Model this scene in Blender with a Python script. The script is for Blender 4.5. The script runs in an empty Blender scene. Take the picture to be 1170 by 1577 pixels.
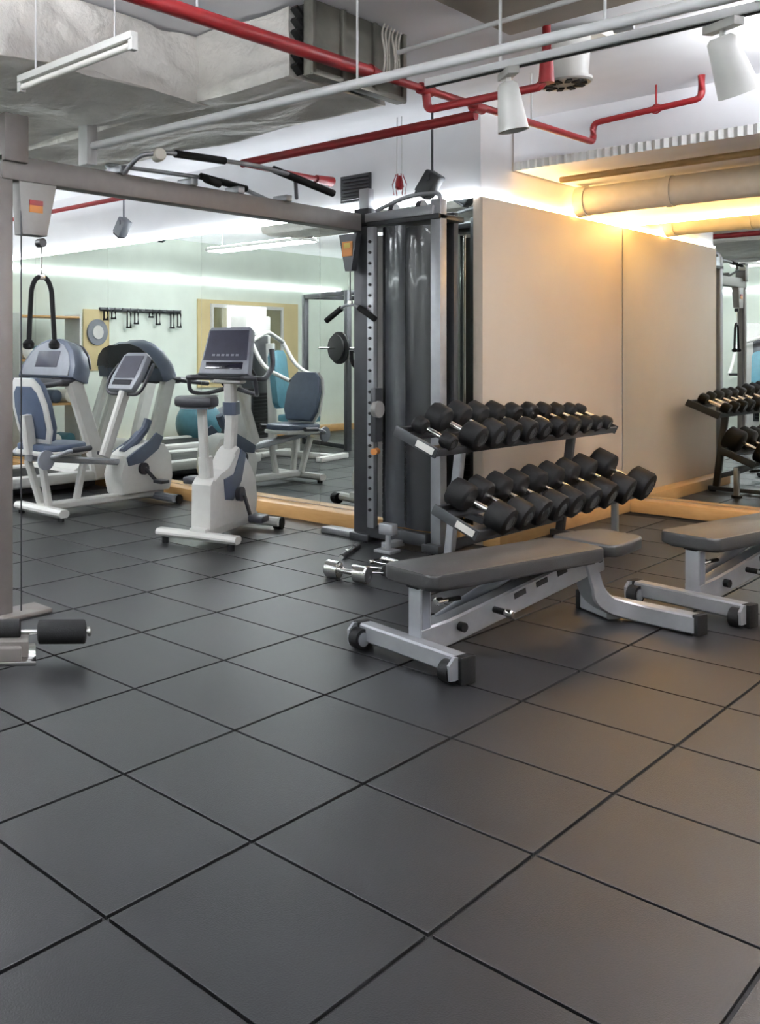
import bpy, bmesh, math, random
from mathutils import Vector, Matrix, noise
random.seed(7)
S = bpy.context.scene
COL = S.collection
PI = math.pi

# ------------------------------------------------------------------ camera
W_PX, H_PX = 1170.0, 1577.0
F_PX, CX, CY = 1410.5, 148.8, 545.0          # the photograph is an off-centre crop: lens shift
CAM_H = 1.2676
cam_d = bpy.data.cameras.new('camera')
cam = bpy.data.objects.new('camera', cam_d); COL.objects.link(cam)
cam.location = (0, 0, CAM_H)
FWD = math.radians(50.013)                    # forward direction, measured from +X towards +Y
cam.rotation_euler = (PI / 2, 0, FWD - PI / 2)
cam_d.sensor_fit = 'VERTICAL'; cam_d.sensor_height = 36.0
cam_d.lens = F_PX / H_PX * 36.0
cam_d.shift_x = (W_PX / 2 - CX) / H_PX
cam_d.shift_y = (CY - H_PX / 2) / H_PX
cam_d.clip_start = 0.05; cam_d.clip_end = 100
S.camera = cam

# ------------------------------------------------------------------ world, exposure
wd = bpy.data.worlds.new('world'); S.world = wd; wd.use_nodes = True
wd.node_tree.nodes['Background'].inputs[0].default_value = (0.75, 0.85, 1.0, 1)
wd.node_tree.nodes['Background'].inputs[1].default_value = 1.0
S.view_settings.view_transform = 'Standard'
S.view_settings.look = 'None'
S.view_settings.gamma = 1.0
S.view_settings.use_curve_mapping = False
S.view_settings.exposure = 1.15
FILL_E, FILL_UP_E, LED_E, WARM_E, WARM_SPOT = 15.0, 56.0, 12.0, 24.0, 22.0

# ------------------------------------------------------------------ room numbers (metres)
X1, X2, YP, YL = 5.85, 8.17, 3.01, 9.2       # mirror plane, right mirror plane, return panel plane, far side wall
XF, YN = -1.6, -3.0                          # walls behind the camera
HC, HS, HM = 2.88, 2.54, 2.31                # ceiling, soffit, mirror top
XS = 6.3                                     # soffit edge

# ------------------------------------------------------------------ materials
def mat(name, col, rough=0.5, metal=0.0, var=0.08, scale=18.0, bump=0.0, bscale=60.0, emit=None, spec=0.5, trans=0.0, coat=0.0, alpha=1.0, bdist=0.01):
    m = bpy.data.materials.new(name); m.use_nodes = True
    nt = m.node_tree; b = nt.nodes['Principled BSDF']
    b.inputs['Roughness'].default_value = rough
    b.inputs['Metallic'].default_value = metal
    b.inputs['Specular IOR Level'].default_value = spec
    b.inputs['Transmission Weight'].default_value = trans
    b.inputs['Coat Weight'].default_value = coat
    b.inputs['Alpha'].default_value = alpha
    tc = nt.nodes.new('ShaderNodeTexCoord')
    if var > 0:
        n = nt.nodes.new('ShaderNodeTexNoise'); n.inputs['Scale'].default_value = scale; n.inputs['Detail'].default_value = 4
        nt.links.new(tc.outputs['Object'], n.inputs['Vector'])
        r = nt.nodes.new('ShaderNodeValToRGB')
        r.color_ramp.elements[0].position = 0.3; r.color_ramp.elements[1].position = 0.7
        r.color_ramp.elements[0].color = tuple(c * (1 - var) for c in col) + (1,)
        r.color_ramp.elements[1].color = tuple(min(1, c * (1 + var)) for c in col) + (1,)
        nt.links.new(n.outputs['Fac'], r.inputs['Fac']); nt.links.new(r.outputs['Color'], b.inputs['Base Color'])
    else:
        b.inputs['Base Color'].default_value = tuple(col) + (1,)
    if bump > 0:
        n2 = nt.nodes.new('ShaderNodeTexNoise'); n2.inputs['Scale'].default_value = bscale; n2.inputs['Detail'].default_value = 5
        nt.links.new(tc.outputs['Object'], n2.inputs['Vector'])
        bp = nt.nodes.new('ShaderNodeBump'); bp.inputs['Strength'].default_value = bump; bp.inputs['Distance'].default_value = bdist
        nt.links.new(n2.outputs['Fac'], bp.inputs['Height']); nt.links.new(bp.outputs['Normal'], b.inputs['Normal'])
    if emit:
        b.inputs['Emission Color'].default_value = tuple(emit[0]) + (1,); b.inputs['Emission Strength'].default_value = emit[1]
    return m

def wood_mat(name, c0, c1, rough=0.4):
    m = bpy.data.materials.new(name); m.use_nodes = True
    nt = m.node_tree; b = nt.nodes['Principled BSDF']; b.inputs['Roughness'].default_value = rough
    tc = nt.nodes.new('ShaderNodeTexCoord'); mp = nt.nodes.new('ShaderNodeMapping'); mp.inputs['Scale'].default_value = (8, 8, 40)
    n = nt.nodes.new('ShaderNodeTexNoise'); n.inputs['Scale'].default_value = 1.5; n.inputs['Detail'].default_value = 6
    r = nt.nodes.new('ShaderNodeValToRGB'); r.color_ramp.elements[0].color = c0 + (1,); r.color_ramp.elements[1].color = c1 + (1,)
    nt.links.new(tc.outputs['Object'], mp.inputs['Vector']); nt.links.new(mp.outputs['Vector'], n.inputs['Vector'])
    nt.links.new(n.outputs['Fac'], r.inputs['Fac']); nt.links.new(r.outputs['Color'], b.inputs['Base Color'])
    return m

M = {}
M['rubber_tile'] = mat('rubber_tile', (0.0105, 0.0107, 0.012), 0.38, var=0.16, scale=3.0, bump=0.12, bscale=240, spec=0.40)
M['joint'] = mat('joint', (0.005, 0.005, 0.0055), 0.8)
M['pale_paint'] = mat('pale_paint', (0.62, 0.67, 0.60), 0.75, var=0.04, scale=3)
M['white_paint'] = mat('white_paint', (0.82, 0.82, 0.84), 0.75, var=0.03, scale=3)
M['ceiling_paint'] = mat('ceiling_paint', (0.82, 0.82, 0.85), 0.8, var=0.04, scale=2.5, bump=0.05, bscale=30)
M['tan_paint'] = mat('tan_paint', (0.42, 0.38, 0.32), 0.8, var=0.06, scale=4)
M['beige'] = mat('beige', (0.56, 0.475, 0.385), 0.55, var=0.03, scale=2.0)
M['yellow_wall'] = mat('yellow_wall', (0.52, 0.42, 0.22), 0.7, var=0.06, scale=3)
M['wood'] = wood_mat('wood', (0.50, 0.27, 0.09), (0.64, 0.38, 0.15))
M['mirror'] = mat('mirror', (0.85, 0.89, 0.86), 0.0, 1.0, var=0)
M['white_plastic'] = mat('white_plastic', (0.52, 0.515, 0.49), 0.35, var=0.03)
M['grey_plastic'] = mat('grey_plastic', (0.16, 0.17, 0.195), 0.45, var=0.06)
M['blue_plastic'] = mat('blue_plastic', (0.055, 0.07, 0.105), 0.42, var=0.08)
M['dark_plastic'] = mat('dark_plastic', (0.022, 0.022, 0.028), 0.42, var=0.1)
M['console_face'] = mat('console_face', (0.028, 0.028, 0.045), 0.3, var=0.1)
M['screen'] = mat('screen', (0.012, 0.012, 0.02), 0.12, var=0)
M['black_rubber'] = mat('black_rubber', (0.007, 0.007, 0.0075), 0.6, var=0.15, bump=0.15, bscale=120, spec=0.22)
M['foam'] = mat('foam', (0.008, 0.008, 0.0085), 0.75, var=0.1, bump=0.2, bscale=200, spec=0.25)
M['vinyl'] = mat('vinyl', (0.024, 0.0235, 0.024), 0.45, var=0.08, bump=0.12, bscale=160)
M['teal_vinyl'] = mat('teal_vinyl', (0.05, 0.15, 0.19), 0.45, var=0.08)
M['blue_vinyl'] = mat('blue_vinyl', (0.05, 0.068, 0.11), 0.45, var=0.1, bump=0.1, bscale=120)
M['silver'] = mat('silver', (0.34, 0.35, 0.37), 0.4, 0.6, var=0.05)
M['warm_silver'] = mat('warm_silver', (0.15, 0.135, 0.125), 0.45, 0.3, var=0.05)
M['chrome'] = mat('chrome', (0.78, 0.77, 0.75), 0.13, 1.0, var=0.03)
M['dark_metal'] = mat('dark_metal', (0.05, 0.052, 0.057), 0.38, 0.5, var=0.08)
M['shroud'] = mat('shroud', (0.018, 0.019, 0.022), 0.28, 0.0, var=0.08, scale=4, coat=0.3)
M['smoked'] = mat('smoked', (0.055, 0.058, 0.065), 0.12, 0.2, var=0.05, coat=0.5)
M['red_paint'] = mat('red_paint', (0.30, 0.016, 0.020), 0.4, var=0.12)
M['foil'] = mat('foil', (0.76, 0.73, 0.69), 0.5, 0.3, var=0.10, scale=5, bump=0.8, bscale=7, bdist=0.05)
M['duct_metal'] = mat('duct_metal', (0.17, 0.165, 0.14), 0.5, 0.4, var=0.18, scale=9)
M['black_gap'] = mat('black_gap', (0.012, 0.012, 0.012), 0.8)
M['conduit'] = mat('conduit', (0.62, 0.62, 0.62), 0.45, var=0.04)
M['brown_pipe'] = mat('brown_pipe', (0.26, 0.16, 0.06), 0.5, var=0.1)
M['cream_pipe'] = mat('cream_pipe', (0.66, 0.62, 0.55), 0.5, var=0.04)
M['label_white'] = mat('label_white', (0.68, 0.66, 0.62), 0.5, var=0.03)
M['label_orange'] = mat('label_orange', (0.60, 0.22, 0.05), 0.5, var=0.05)
M['label_yellow'] = mat('label_yellow', (0.62, 0.48, 0.10), 0.5, var=0.05)
M['plate_grey'] = mat('plate_grey', (0.27, 0.26, 0.25), 0.5, 0.3, var=0.05)
M['curtain'] = mat('curtain', (0.80, 0.80, 0.78), 0.8, var=0.03, emit=((0.95, 0.97, 1.0), 0.9))  # cloth glows by itself, standing in for daylight through the window
M['glass'] = mat('glass', (0.8, 0.85, 0.85), 0.05, var=0, trans=1.0)
M['led_white'] = mat('led_white', (1, 1, 1), 0.5, var=0, emit=((0.90, 0.96, 1.0), LED_E))
M['led_warm'] = mat('led_warm', (1, 0.9, 0.7), 0.5, var=0, emit=((1.0, 0.59, 0.20), WARM_E))
M['fill_panel'] = mat('fill_panel', (1, 1, 1), 0.5, var=0, emit=((0.94, 0.97, 1.0), FILL_E))  # glow of the added hanging fill lights, here and in the variants below
M['fill_panel_warm'] = mat('fill_panel_warm', (1, .9, .75), 0.5, var=0, emit=((1.0, 0.70, 0.42), FILL_E * .42))
M['fill_panel_up'] = mat('fill_panel_up', (1, 1, 1), 0.5, var=0, emit=((0.94, 0.97, 1.0), FILL_UP_E))
M['fill_panel_up_warm'] = mat('fill_panel_up_warm', (1, .9, .8), 0.5, var=0, emit=((1.0, 0.85, 0.68), FILL_UP_E))
M['lamp_warm'] = mat('lamp_warm', (1, 0.9, 0.7), 0.5, var=0, emit=((1.0, 0.80, 0.55), 6.0))

# ------------------------------------------------------------------ mesh helpers
class B:
    """collects shapes into one bmesh"""
    def __init__(self): self.bm = bmesh.new()
    def box(self, x0, x1, y0, y1, z0, z1, bev=0.0, rot=None, piv=None, seg=2):
        r = bmesh.ops.create_cube(self.bm, size=1.0); vs = r['verts']
        bmesh.ops.scale(self.bm, vec=(x1 - x0, y1 - y0, z1 - z0), verts=vs)
        c = Vector(((x0 + x1) / 2, (y0 + y1) / 2, (z0 + z1) / 2))
        bmesh.ops.translate(self.bm, vec=c, verts=vs)
        if bev > 0:
            es = list({e for v in vs for e in v.link_edges})
            q = bmesh.ops.bevel(self.bm, geom=es, offset=bev, segments=seg, profile=0.5, affect='EDGES')
            vs = list({v for f in q['faces'] for v in f.verts} | {v for v in vs if v.is_valid})
        if rot:
            p = Vector(piv) if piv else c
            Rm = Matrix.Rotation(rot[1], 3, rot[0])
            bmesh.ops.rotate(self.bm, cent=p, matrix=Rm, verts=vs)
        return self
    def cyl(self, p0, p1, r, r2=None, n=18, cap=True):
        p0, p1 = Vector(p0), Vector(p1); d = p1 - p0
        q = d.to_track_quat('Z', 'Y').to_matrix()
        rings = []
        for p, rr in ((p0, r), (p1, r if r2 is None else r2)):
            rings.append([self.bm.verts.new(p + q @ Vector((rr * math.cos(2 * PI * i / n), rr * math.sin(2 * PI * i / n), 0))) for i in range(n)])
        for i in range(n): self.bm.faces.new((rings[0][i], rings[0][(i + 1) % n], rings[1][(i + 1) % n], rings[1][i]))
        if cap: self.bm.faces.new(rings[0][::-1]); self.bm.faces.new(rings[1])
        return self
    def lathe(self, p0, axis, prof, n=20):
        """prof: list of (distance along axis, radius)"""
        p0 = Vector(p0); a = Vector(axis).normalized(); q = a.to_track_quat('Z', 'Y').to_matrix(); rings = []
        for t, rr in prof:
            rings.append([self.bm.verts.new(p0 + q @ Vector((rr * math.cos(2 * PI * i / n), rr * math.sin(2 * PI * i / n), t))) for i in range(n)])
        for a_, b_ in zip(rings, rings[1:]):
            for i in range(n): self.bm.faces.new((a_[i], a_[(i + 1) % n], b_[(i + 1) % n], b_[i]))
        self.bm.faces.new(rings[0][::-1]); self.bm.faces.new(rings[-1])
        return self
    def sweep(self, pts, r=None, n=10, prof=None, up=(0, 0, 1), closed=False):
        """tube (radius r) or profile (list of (side, up)) swept along pts"""
        P = [Vector(p) for p in pts]
        if prof is None: prof = [(r * math.cos(2 * PI * i / n), r * math.sin(2 * PI * i / n)) for i in range(n)]
        up = Vector(up); rings = []; N = len(P)
        for i, p in enumerate(P):
            if closed: t = (P[(i + 1) % N] - P[i - 1])
            else: t = (P[min(i + 1, N - 1)] - P[max(i - 1, 0)])
            t.normalize(); s = t.cross(up)
            if s.length < 1e-4: s = t.cross(Vector((1, 0.01, 0)))
            s.normalize(); u = s.cross(t).normalized()
            rings.append([self.bm.verts.new(p + s * a + u * b) for a, b in prof])
        m = len(prof)
        prs = list(zip(rings, rings[1:])) + ([(rings[-1], rings[0])] if closed else [])
        for a_, b_ in prs:
            for i in range(m): self.bm.faces.new((a_[i], a_[(i + 1) % m], b_[(i + 1) % m], b_[i]))
        if not closed: self.bm.faces.new(rings[0][::-1]); self.bm.faces.new(rings[-1])
        return self
    def prism(self, poly, axis, a, b, bev=0.0):
        """poly in the two other axes; axis 'x','y','z'"""
        def mk(u, v, t):
            return {'x': (t, u, v), 'y': (u, t, v), 'z': (u, v, t)}[axis]
        lo = [self.bm.verts.new(mk(u, v, a)) for u, v in poly]; hi = [self.bm.verts.new(mk(u, v, b)) for u, v in poly]
        k = len(poly); fs = []
        for i in range(k): fs.append(self.bm.faces.new((lo[i], lo[(i + 1) % k], hi[(i + 1) % k], hi[i])))
        fs.append(self.bm.faces.new(lo[::-1])); fs.append(self.bm.faces.new(hi))
        if bev > 0:
            es = [e for f in fs[-2:] for e in f.edges]
            bmesh.ops.bevel(self.bm, geom=es, offset=bev, segments=2, profile=0.5, affect='EDGES')
        return self
    def ball(self, c, r, n=12, sc=(1, 1, 1)):
        q = bmesh.ops.create_uvsphere(self.bm, u_segments=n, v_segments=max(6, n // 2 + 2), radius=r)
        bmesh.ops.scale(self.bm, vec=sc, verts=q['verts']); bmesh.ops.translate(self.bm, vec=Vector(c), verts=q['verts'])
        return self
    def rot(self, axis, ang, cent):
        bmesh.ops.rotate(self.bm, cent=Vector(cent), matrix=Matrix.Rotation(ang, 3, axis), verts=list(self.bm.verts)); return self
    def move(self, v): bmesh.ops.translate(self.bm, vec=Vector(v), verts=list(self.bm.verts)); return self
    def mesh(self, name, m):
        bmesh.ops.recalc_face_normals(self.bm, faces=list(self.bm.faces))
        me = bpy.data.meshes.new(name); self.bm.to_mesh(me); self.bm.free()
        me.materials.append(M[m])
        for p in me.polygons: p.use_smooth = True
        me.set_sharp_from_angle(angle=math.radians(38))
        return me
    def done(self, name, m, parent=None, at=None, label=None):
        if at: self.move((-at[0], -at[1], -at[2]))
        o = bpy.data.objects.new(name, self.mesh(name, m)); COL.objects.link(o)
        if parent: o.parent = parent
        if at: o.location = at
        if label: o['label'] = label
        return o

def rect(w, h, c=0.0):
    """chamfered rectangle profile"""
    a, b = w / 2, h / 2
    if c <= 0: return [(-a, -b), (a, -b), (a, b), (-a, b)]
    return [(-a + c, -b), (a - c, -b), (a, -b + c), (a, b - c), (a - c, b), (-a + c, b), (-a, b - c), (-a, -b + c)]
def rounded(pts, r, k=6):
    """round the corners of a polyline"""
    P = [Vector(p) for p in pts]; out = [P[0]]
    for a, b, c in zip(P, P[1:], P[2:]):
        u = (a - b); v = (c - b); d = min(r, u.length * 0.49, v.length * 0.49)
        s, e = b + u.normalized() * d, b + v.normalized() * d
        for i in range(k + 1):
            t = i / k; out.append(s * (1 - t) ** 2 + b * 2 * t * (1 - t) + e * t * t)
    out.append(P[-1]); return out
def rpoly(w, h, r, k=5, cx=0, cy=0):
    out = []
    for sx, sy, a0 in ((1, 1, 0), (-1, 1, PI / 2), (-1, -1, PI), (1, -1, 3 * PI / 2)):
        for i in range(k + 1):
            a = a0 + PI / 2 * i / k
            out.append((cx + sx * (w / 2 - r) + r * math.cos(a), cy + sy * (h / 2 - r) + r * math.sin(a)))
    return out
def tag(o, label, cat, group=None, kind=None):
    if label: o['label'] = label
    if cat: o['category'] = cat
    if group: o['group'] = group
    if kind: o['kind'] = kind
    return o
def thing(name, label, cat, loc=(0, 0, 0), rz=0.0, group=None):
    o = bpy.data.objects.new(name, None); COL.objects.link(o); o.empty_display_size = 0.1
    o.location = loc; o.rotation_euler = (0, 0, rz)
    return tag(o, label, cat, group)
def dup(o, parent=None):
    c = o.copy(); COL.objects.link(c); c.parent = parent
    for ch in list(o.children): dup(ch, c)
    return c
def put(o, loc, rz, label=None, group=None):
    o.location = loc; o.rotation_euler = (0, 0, rz)
    if label: o['label'] = label
    if group: o['group'] = group
    return o
def struct(o, label=None, cat=None): return tag(o, label, cat, kind='structure')

# ================================================================== THE ROOM
# ---- floor: black base in the joints, rubber tiles laid one by one
TS, GX, GY = 0.5, 0.339, 0.065
floor = B().box(XF, X2 + .1, YN, YL, -0.10, -0.010).done('floor', 'joint')
struct(floor, 'dark grey rubber tile floor of square mats', 'floor')
def tile_mesh(x0, x1, y0, y1):
    b = B(); g = 0.0055
    poly = [(x0 + g, y0 + g), (x1 - g, y0 + g), (x1 - g, y1 - g), (x0 + g, y1 - g)]
    top = [(x0 + g + .0008, y0 + g + .0008), (x1 - g - .0008, y0 + g + .0008), (x1 - g - .0008, y1 - g - .0008), (x0 + g + .0008, y1 - g - .0008)]
    v0 = [b.bm.verts.new((x, y, -0.010)) for x, y in poly]; v1 = [b.bm.verts.new((x, y, -0.0008)) for x, y in poly]; v2 = [b.bm.verts.new((x, y, 0)) for x, y in top]
    for a, c in ((v0, v1), (v1, v2)):
        for i in range(4): b.bm.faces.new((a[i], a[(i + 1) % 4], c[(i + 1) % 4], c[i]))
    b.bm.faces.new(v2)
    return b
full = tile_mesh(-TS / 2, TS / 2, -TS / 2, TS / 2).mesh('tile', 'rubber_tile')
cells = []
cF, sF = math.cos(FWD), math.sin(FWD)
i0 = int(math.floor((XF - GX) / TS)); j0 = int(math.floor((YN - GY) / TS))
for i in range(i0, 40):
    for j in range(j0, 40):
        x, y = GX + (i + .5) * TS, GY + (j + .5) * TS
        if x + TS / 2 > X2 - 0.05 or x - TS / 2 < XF - TS / 2 or y + TS / 2 > YL or y - TS / 2 < YN - TS / 2: continue
        if x - TS / 2 > X1 and y - TS / 2 > YP: continue
        d = x * cF + y * sF; r = x * sF - y * cF
        vis = d > 0.9 and -0.25 < (r + .35) / d and (r - .35) / d < 0.78
        cells.append((0 if vis else 1, d if vis else math.hypot(x, y), x, y))
cells.sort()
rest = B()
for k, (hid, d, x, y) in enumerate(cells):
    if k < 290:
        t = bpy.data.objects.new('tile', full); COL.objects.link(t); t.parent = floor; t.location = (x, y, 0)
    else:
        rest.box(x - TS / 2 + .0045, x + TS / 2 - .0045, y - TS / 2 + .0045, y + TS / 2 - .0045, -0.010, 0)
o = rest.done('tile_field', 'rubber_tile', floor); o['kind'] = 'stuff'

# ---- ceiling and soffit
struct(B().box(XF, X2 + .1, YN, YL, HC, HC + .1).done('ceiling', 'ceiling_paint'), 'white painted concrete ceiling', 'ceiling')
struct(B().box(XS, X2, YN, YP, HS, HC - .001).done('ceiling_soffit', 'ceiling_paint'), 'lowered white ceiling over the recess with the dumbbell rack', 'ceiling')
struct(B().box(3.15, 4.25, .35, 2.05, 2.76, HC - .001, bev=.01).done('ceiling_beam', 'tan_paint'), 'tan ceiling downstand beside the light track', 'ceiling')
# ---- walls
struct(B().box(X1 + .012, X1 + .2, YP + .04, YL + .1, 0, HC).done('wall_back', 'white_paint'), 'white wall carrying the long mirror behind the exercise bikes', 'wall')
wr = struct(B().box(X1 + .012, X2 + .2, YP + .012, YP + .04, 0, HC).done('wall_return', 'white_paint'), 'return wall clad with a beige board behind the dumbbell rack', 'wall')
B().box(X1 - .004, X2 - .004, YP - .010, YP + .012, .0, HM, bev=.003).done('cladding_board', 'beige', wr, label='beige laminate board')
B().box(X1 - .006, X1 + .012, YP - .011, YP + .055, .0, HM, bev=.002).done('edge_trim', 'beige', wr)
struct(B().box(X2 + .012, X2 + .2, YN, YP + .012, 0, HC).done('wall_right', 'white_paint'), 'white wall carrying the mirror beside the dumbbell rack', 'wall')
wl = struct(B().box(XF, X1 + .2, YL, YL + .1, 0, HC).done('wall_left', 'pale_paint'), 'white end wall with window seen in the mirror', 'wall')
struct(B().box(XF - .1, XF, YN, YL + .1, 0, HC).done('wall_front', 'pale_paint'), 'white wall behind the camera', 'wall')
struct(B().box(XF, X2 + .2, YN - .1, YN, 0, HC).done('wall_near', 'white_paint'), 'white end wall behind the camera', 'wall')
# ---- mirrors, in panes
mr = thing('wall_mirror', 'tall frameless mirror panes behind the exercise bikes', 'mirror', (X1, 6.1, 0))
ys = [YP + .055, 4.30, 5.55, 6.80, 8.0, YL - .002]
for a, b in zip(ys, ys[1:]): B().box(X1, X1 + .010, a + .0015, b - .0015, .105, HM).done('mirror_pane', 'mirror', mr, ).location = (-X1, -6.1, 0)
mr2 = thing('wall_mirror', 'mirror panes at the end of the beige board beside the dumbbell rack', 'mirror', (X2, 0, 0))
ys = [YP - .012, 1.55, .1, -1.4, YN + .002]
for a, b in zip(ys, ys[1:]): B().box(0, .010, b + .0015, a - .0015, .105, HM).done('mirror_pane', 'mirror', mr2)
# ---- wooden ledges along the mirror feet
struct(B().box(X1 - .17, X1 + .01, YP + .056, YL - .002, 0, .10, bev=.006).done('baseboard_back', 'wood'), 'wooden ledge along the foot of the long mirror', 'baseboard')
struct(B().box(X1 - .01, X2 - .002, YP - .13, YP - .012, 0, .10, bev=.006).done('baseboard_return', 'wood'), 'wooden ledge along the foot of the beige board', 'baseboard')
struct(B().box(X2 - .17, X2 + .01, YN, YP - .132, 0, .10, bev=.006).done('baseboard_right', 'wood'), 'wooden ledge along the foot of the mirror by the rack', 'baseboard')
struct(B().box(XF, X1 - .18, YL - .17, YL - .001, 0, .10, bev=.006).done('baseboard_left', 'wood'), 'wooden ledge along the foot of the window wall', 'baseboard')
# ---- light strips (on top of mirrors and board)
def strip(x0, x1, y0, y1, z0, z1, m, label, cat='light strip'):
    c = ((x0 + x1) / 2, (y0 + y1) / 2, z0)
    return tag(B().box(x0, x1, y0, y1, z0, z1).done('led_strip', m, at=c), label, cat)
strip(X1 - .012, X1 + .010, YP + .02, YL - .01, HM + .002, HM + .022, 'led_white', 'white light strip along the top of the long mirror')
strip(X1 + .02, 6.28, YP - .008, YP + .009, HM + .002, HM + .018, 'led_white', 'short white light strip on top of the beige board at its free corner')
strip(6.30, X2 - .03, YP - .008, YP + .009, HM + .002, HM + .018, 'led_warm', 'warm yellow light strip on top of the beige board')
strip(X2 - .012, X2 + .010, -2.6, YP - .03, HM + .002, HM + .020, 'led_warm', 'warm yellow light strip along the top of the mirror by the rack')
strip(XF + .2, X1 - .03, YL - .02, YL - .001, HM + .002, HM + .022, 'led_white', 'white light strip along the window wall')
strip(XF + .001, XF + .02, 1.0, YL - .2, HM + .002, HM + .022, 'led_white', 'white light strip along the wall behind the camera')
# ---- added fill lights: invented hanging panels that brighten the ceiling and room
def added_pendant(x, y, lx, ly, lab, z=2.58, pm='fill_panel', down=True):
    t = thing('added_pendant', lab, 'added fill light', (x, y, HC))
    h = z - HC
    B().box(-lx / 2, lx / 2, -ly / 2, ly / 2, h - .02, h + .02, bev=.004).done('housing', 'white_plastic', t)
    if down: B().box(-lx / 2 + .02, lx / 2 - .02, -ly / 2 + .02, ly / 2 - .02, h - .026, h - .0195).done('lower_diffuser', pm, t)
    B().box(-lx / 2 + .02, lx / 2 - .02, -ly / 2 + .02, ly / 2 - .02, h + .0195, h + .026).done('upper_diffuser', 'fill_panel_up', t)
    for s in (-1, 1): B().cyl((0, s * ly * .4, h + .02), (0, s * ly * .4, -.001), .003, n=6).done('suspension_wire', 'conduit', t)
added_pendant(1.32, 1.62, .30, 1.5, 'added white fill uplight hung above the open floor', down=False)
added_pendant(3.95, -.55, .30, 1.5, 'added white fill uplight hung above the aisle by the benches', down=False)
added_pendant(.4, 3.6, .30, 1.5, 'added white fill panel hung beside the teal weight machines')
added_pendant(1.4, 6.2, .30, 1.5, 'added white fill panel hung in front of the window wall')
added_pendant(3.1, 7.2, .30, 1.5, 'added white fill panel hung above the second treadmill')
added_pendant(2.6, -1.2, .30, 1.5, 'added white fill uplight hung behind the weight benches', down=False)
added_pendant(5.35, .30, .30, 1.5, 'added warm fill panel hung near the rack end of the room', pm='fill_panel_warm')

# ---- window with curtain on the far wall (seen in the mirror)
w = struct(thing('window_1', 'window with a white curtain in a yellow surround', None, (1.05, YL, 1.4)))
B().box(-1.25, 1.05, -.03, -.001, -.62, .66).done('surround', 'yellow_wall', w)
for x0, x1, z0, z1 in ((-.85, -.80, -.5, .55), (.75, .80, -.5, .55), (-.85, .8, .55, .60), (-.85, .8, -.55, -.50), (-.03, .02, -.5, .55)):
    B().box(x0, x1, -.06, -.03, z0, z1).done('window_frame', 'white_plastic', w)
B().box(-.80, .75, -.04, -.035, -.5, .55).done('pane', 'glass', w)
cb = B()
pts = [(-.40 + .9 * i / 60, -.085 + .02 * math.sin(i * 1.25)) for i in range(61)]
cb.prism(pts + [(x, y + .006) for x, y in reversed(pts)], 'z', -.55, .58); cb.done('curtain', 'curtain', w)
t = thing('wall_panel', 'yellow wall board with a round grey disc', 'sign', (4.0, YL - .001, 1.5))
B().box(-.22, .22, -.02, 0, -.45, .35, bev=.003).done('board', 'yellow_wall', t)
B().cyl((0, -.045, .05), (0, -.02, .05), .17, n=32).done('disc', 'grey_plastic', t)
B().cyl((0, -.055, .05), (0, -.045, .05), .09, n=24).done('hub', 'white_plastic', t)

# ================================================================== CEILING SERVICES
def foil_box(x0, x1, y0, y1, z0, z1, amp, seed):
    b = B(); bm = b.bm
    nx, ny, nz = max(2, int((x1 - x0) / .05)), max(2, int((y1 - y0) / .05)), max(2, int((z1 - z0) / .05))
    r = bmesh.ops.create_cube(bm, size=1.0)
    bmesh.ops.scale(bm, vec=(x1 - x0, y1 - y0, z1 - z0), verts=r['verts'])
    bmesh.ops.translate(bm, vec=((x0 + x1) / 2, (y0 + y1) / 2, (z0 + z1) / 2), verts=r['verts'])
    bmesh.ops.subdivide_edges(bm, edges=list(bm.edges), cuts=44, use_grid_fill=True)
    c = Vector(((x0 + x1) / 2, (y0 + y1) / 2, (z0 + z1) / 2))
    for v in bm.verts:
        p = v.co
        q = Vector((p.x * 2.2 + seed, p.y * 2.2, p.z * 2.2))
        n1 = noise.noise(q); n2 = noise.noise(Vector((p.x * 7 + p.z * 6, p.y * 2.2 + p.z * 3, p.z * 8 + p.x * 2 + seed)))
        # sag: edges pulled in, middles bulging
        fx = (p.x - c.x) / ((x1 - x0) / 2); fy = (p.y - c.y) / ((y1 - y0) / 2); fz = (p.z - c.z) / ((z1 - z0) / 2)
        d = Vector((fx if abs(fx) > .98 else 0, fy if abs(fy) > .98 else 0, fz if abs(fz) > .98 else 0))
        if d.length: d.normalize()
        v.co = p + d * (amp * n1 + amp * .55 * n2 + amp * .5 * (1 - fz * fz) * (1 - fy * fy)) 
        if p.z > z1: v.co.z = z1
    return b
dt = thing('air_duct', 'foil wrapped rectangular air duct under the ceiling', 'duct', (3.95, 4.2, 2.6))
L = (-3.95, -4.2, -2.6)
foil_box(3.36, 4.13, 2.64, 6.3, 2.54, 2.87, .045, 1.3).move(L).done('foil_wrap', 'foil', dt)
foil_box(1.2, 3.45, 3.24, 4.7, 2.55, 2.87, .05, 5.1).move(L).done('branch_wrap', 'foil', dt)
B().box(3.42, 4.08, 2.57, 2.66, 2.56, 2.87).move(L).done('dark_joint', 'black_gap', dt)
for k in range(6): B().box(3.35, 3.41, 2.59, 2.625, 2.555 + k * .052, 2.572 + k * .052, rot=('Y', .6)).move(L).done('joint_strap', 'black_gap', dt)
B().box(3.38, 4.14, 2.535, 2.575, 2.525, 2.87, bev=.004).move(L).done('end_plate', 'duct_metal', dt)
for x in (3.39, 3.62, 3.88, 4.13): B().box(x - .014, x + .014, 2.52, 2.536, 2.53, 2.868, bev=.003).move(L).done('flange', 'duct_metal', dt)
B().box(3.38, 4.14, 2.52, 2.536, 2.522, 2.55, bev=.003).move(L).done('flange', 'duct_metal', dt)
for y in (3.4, 4.9): B().box(3.300, 3.306, y - .012, y + .012, 2.53, HC - .005).move(L).done('hanger_strap', 'conduit', dt)

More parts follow.
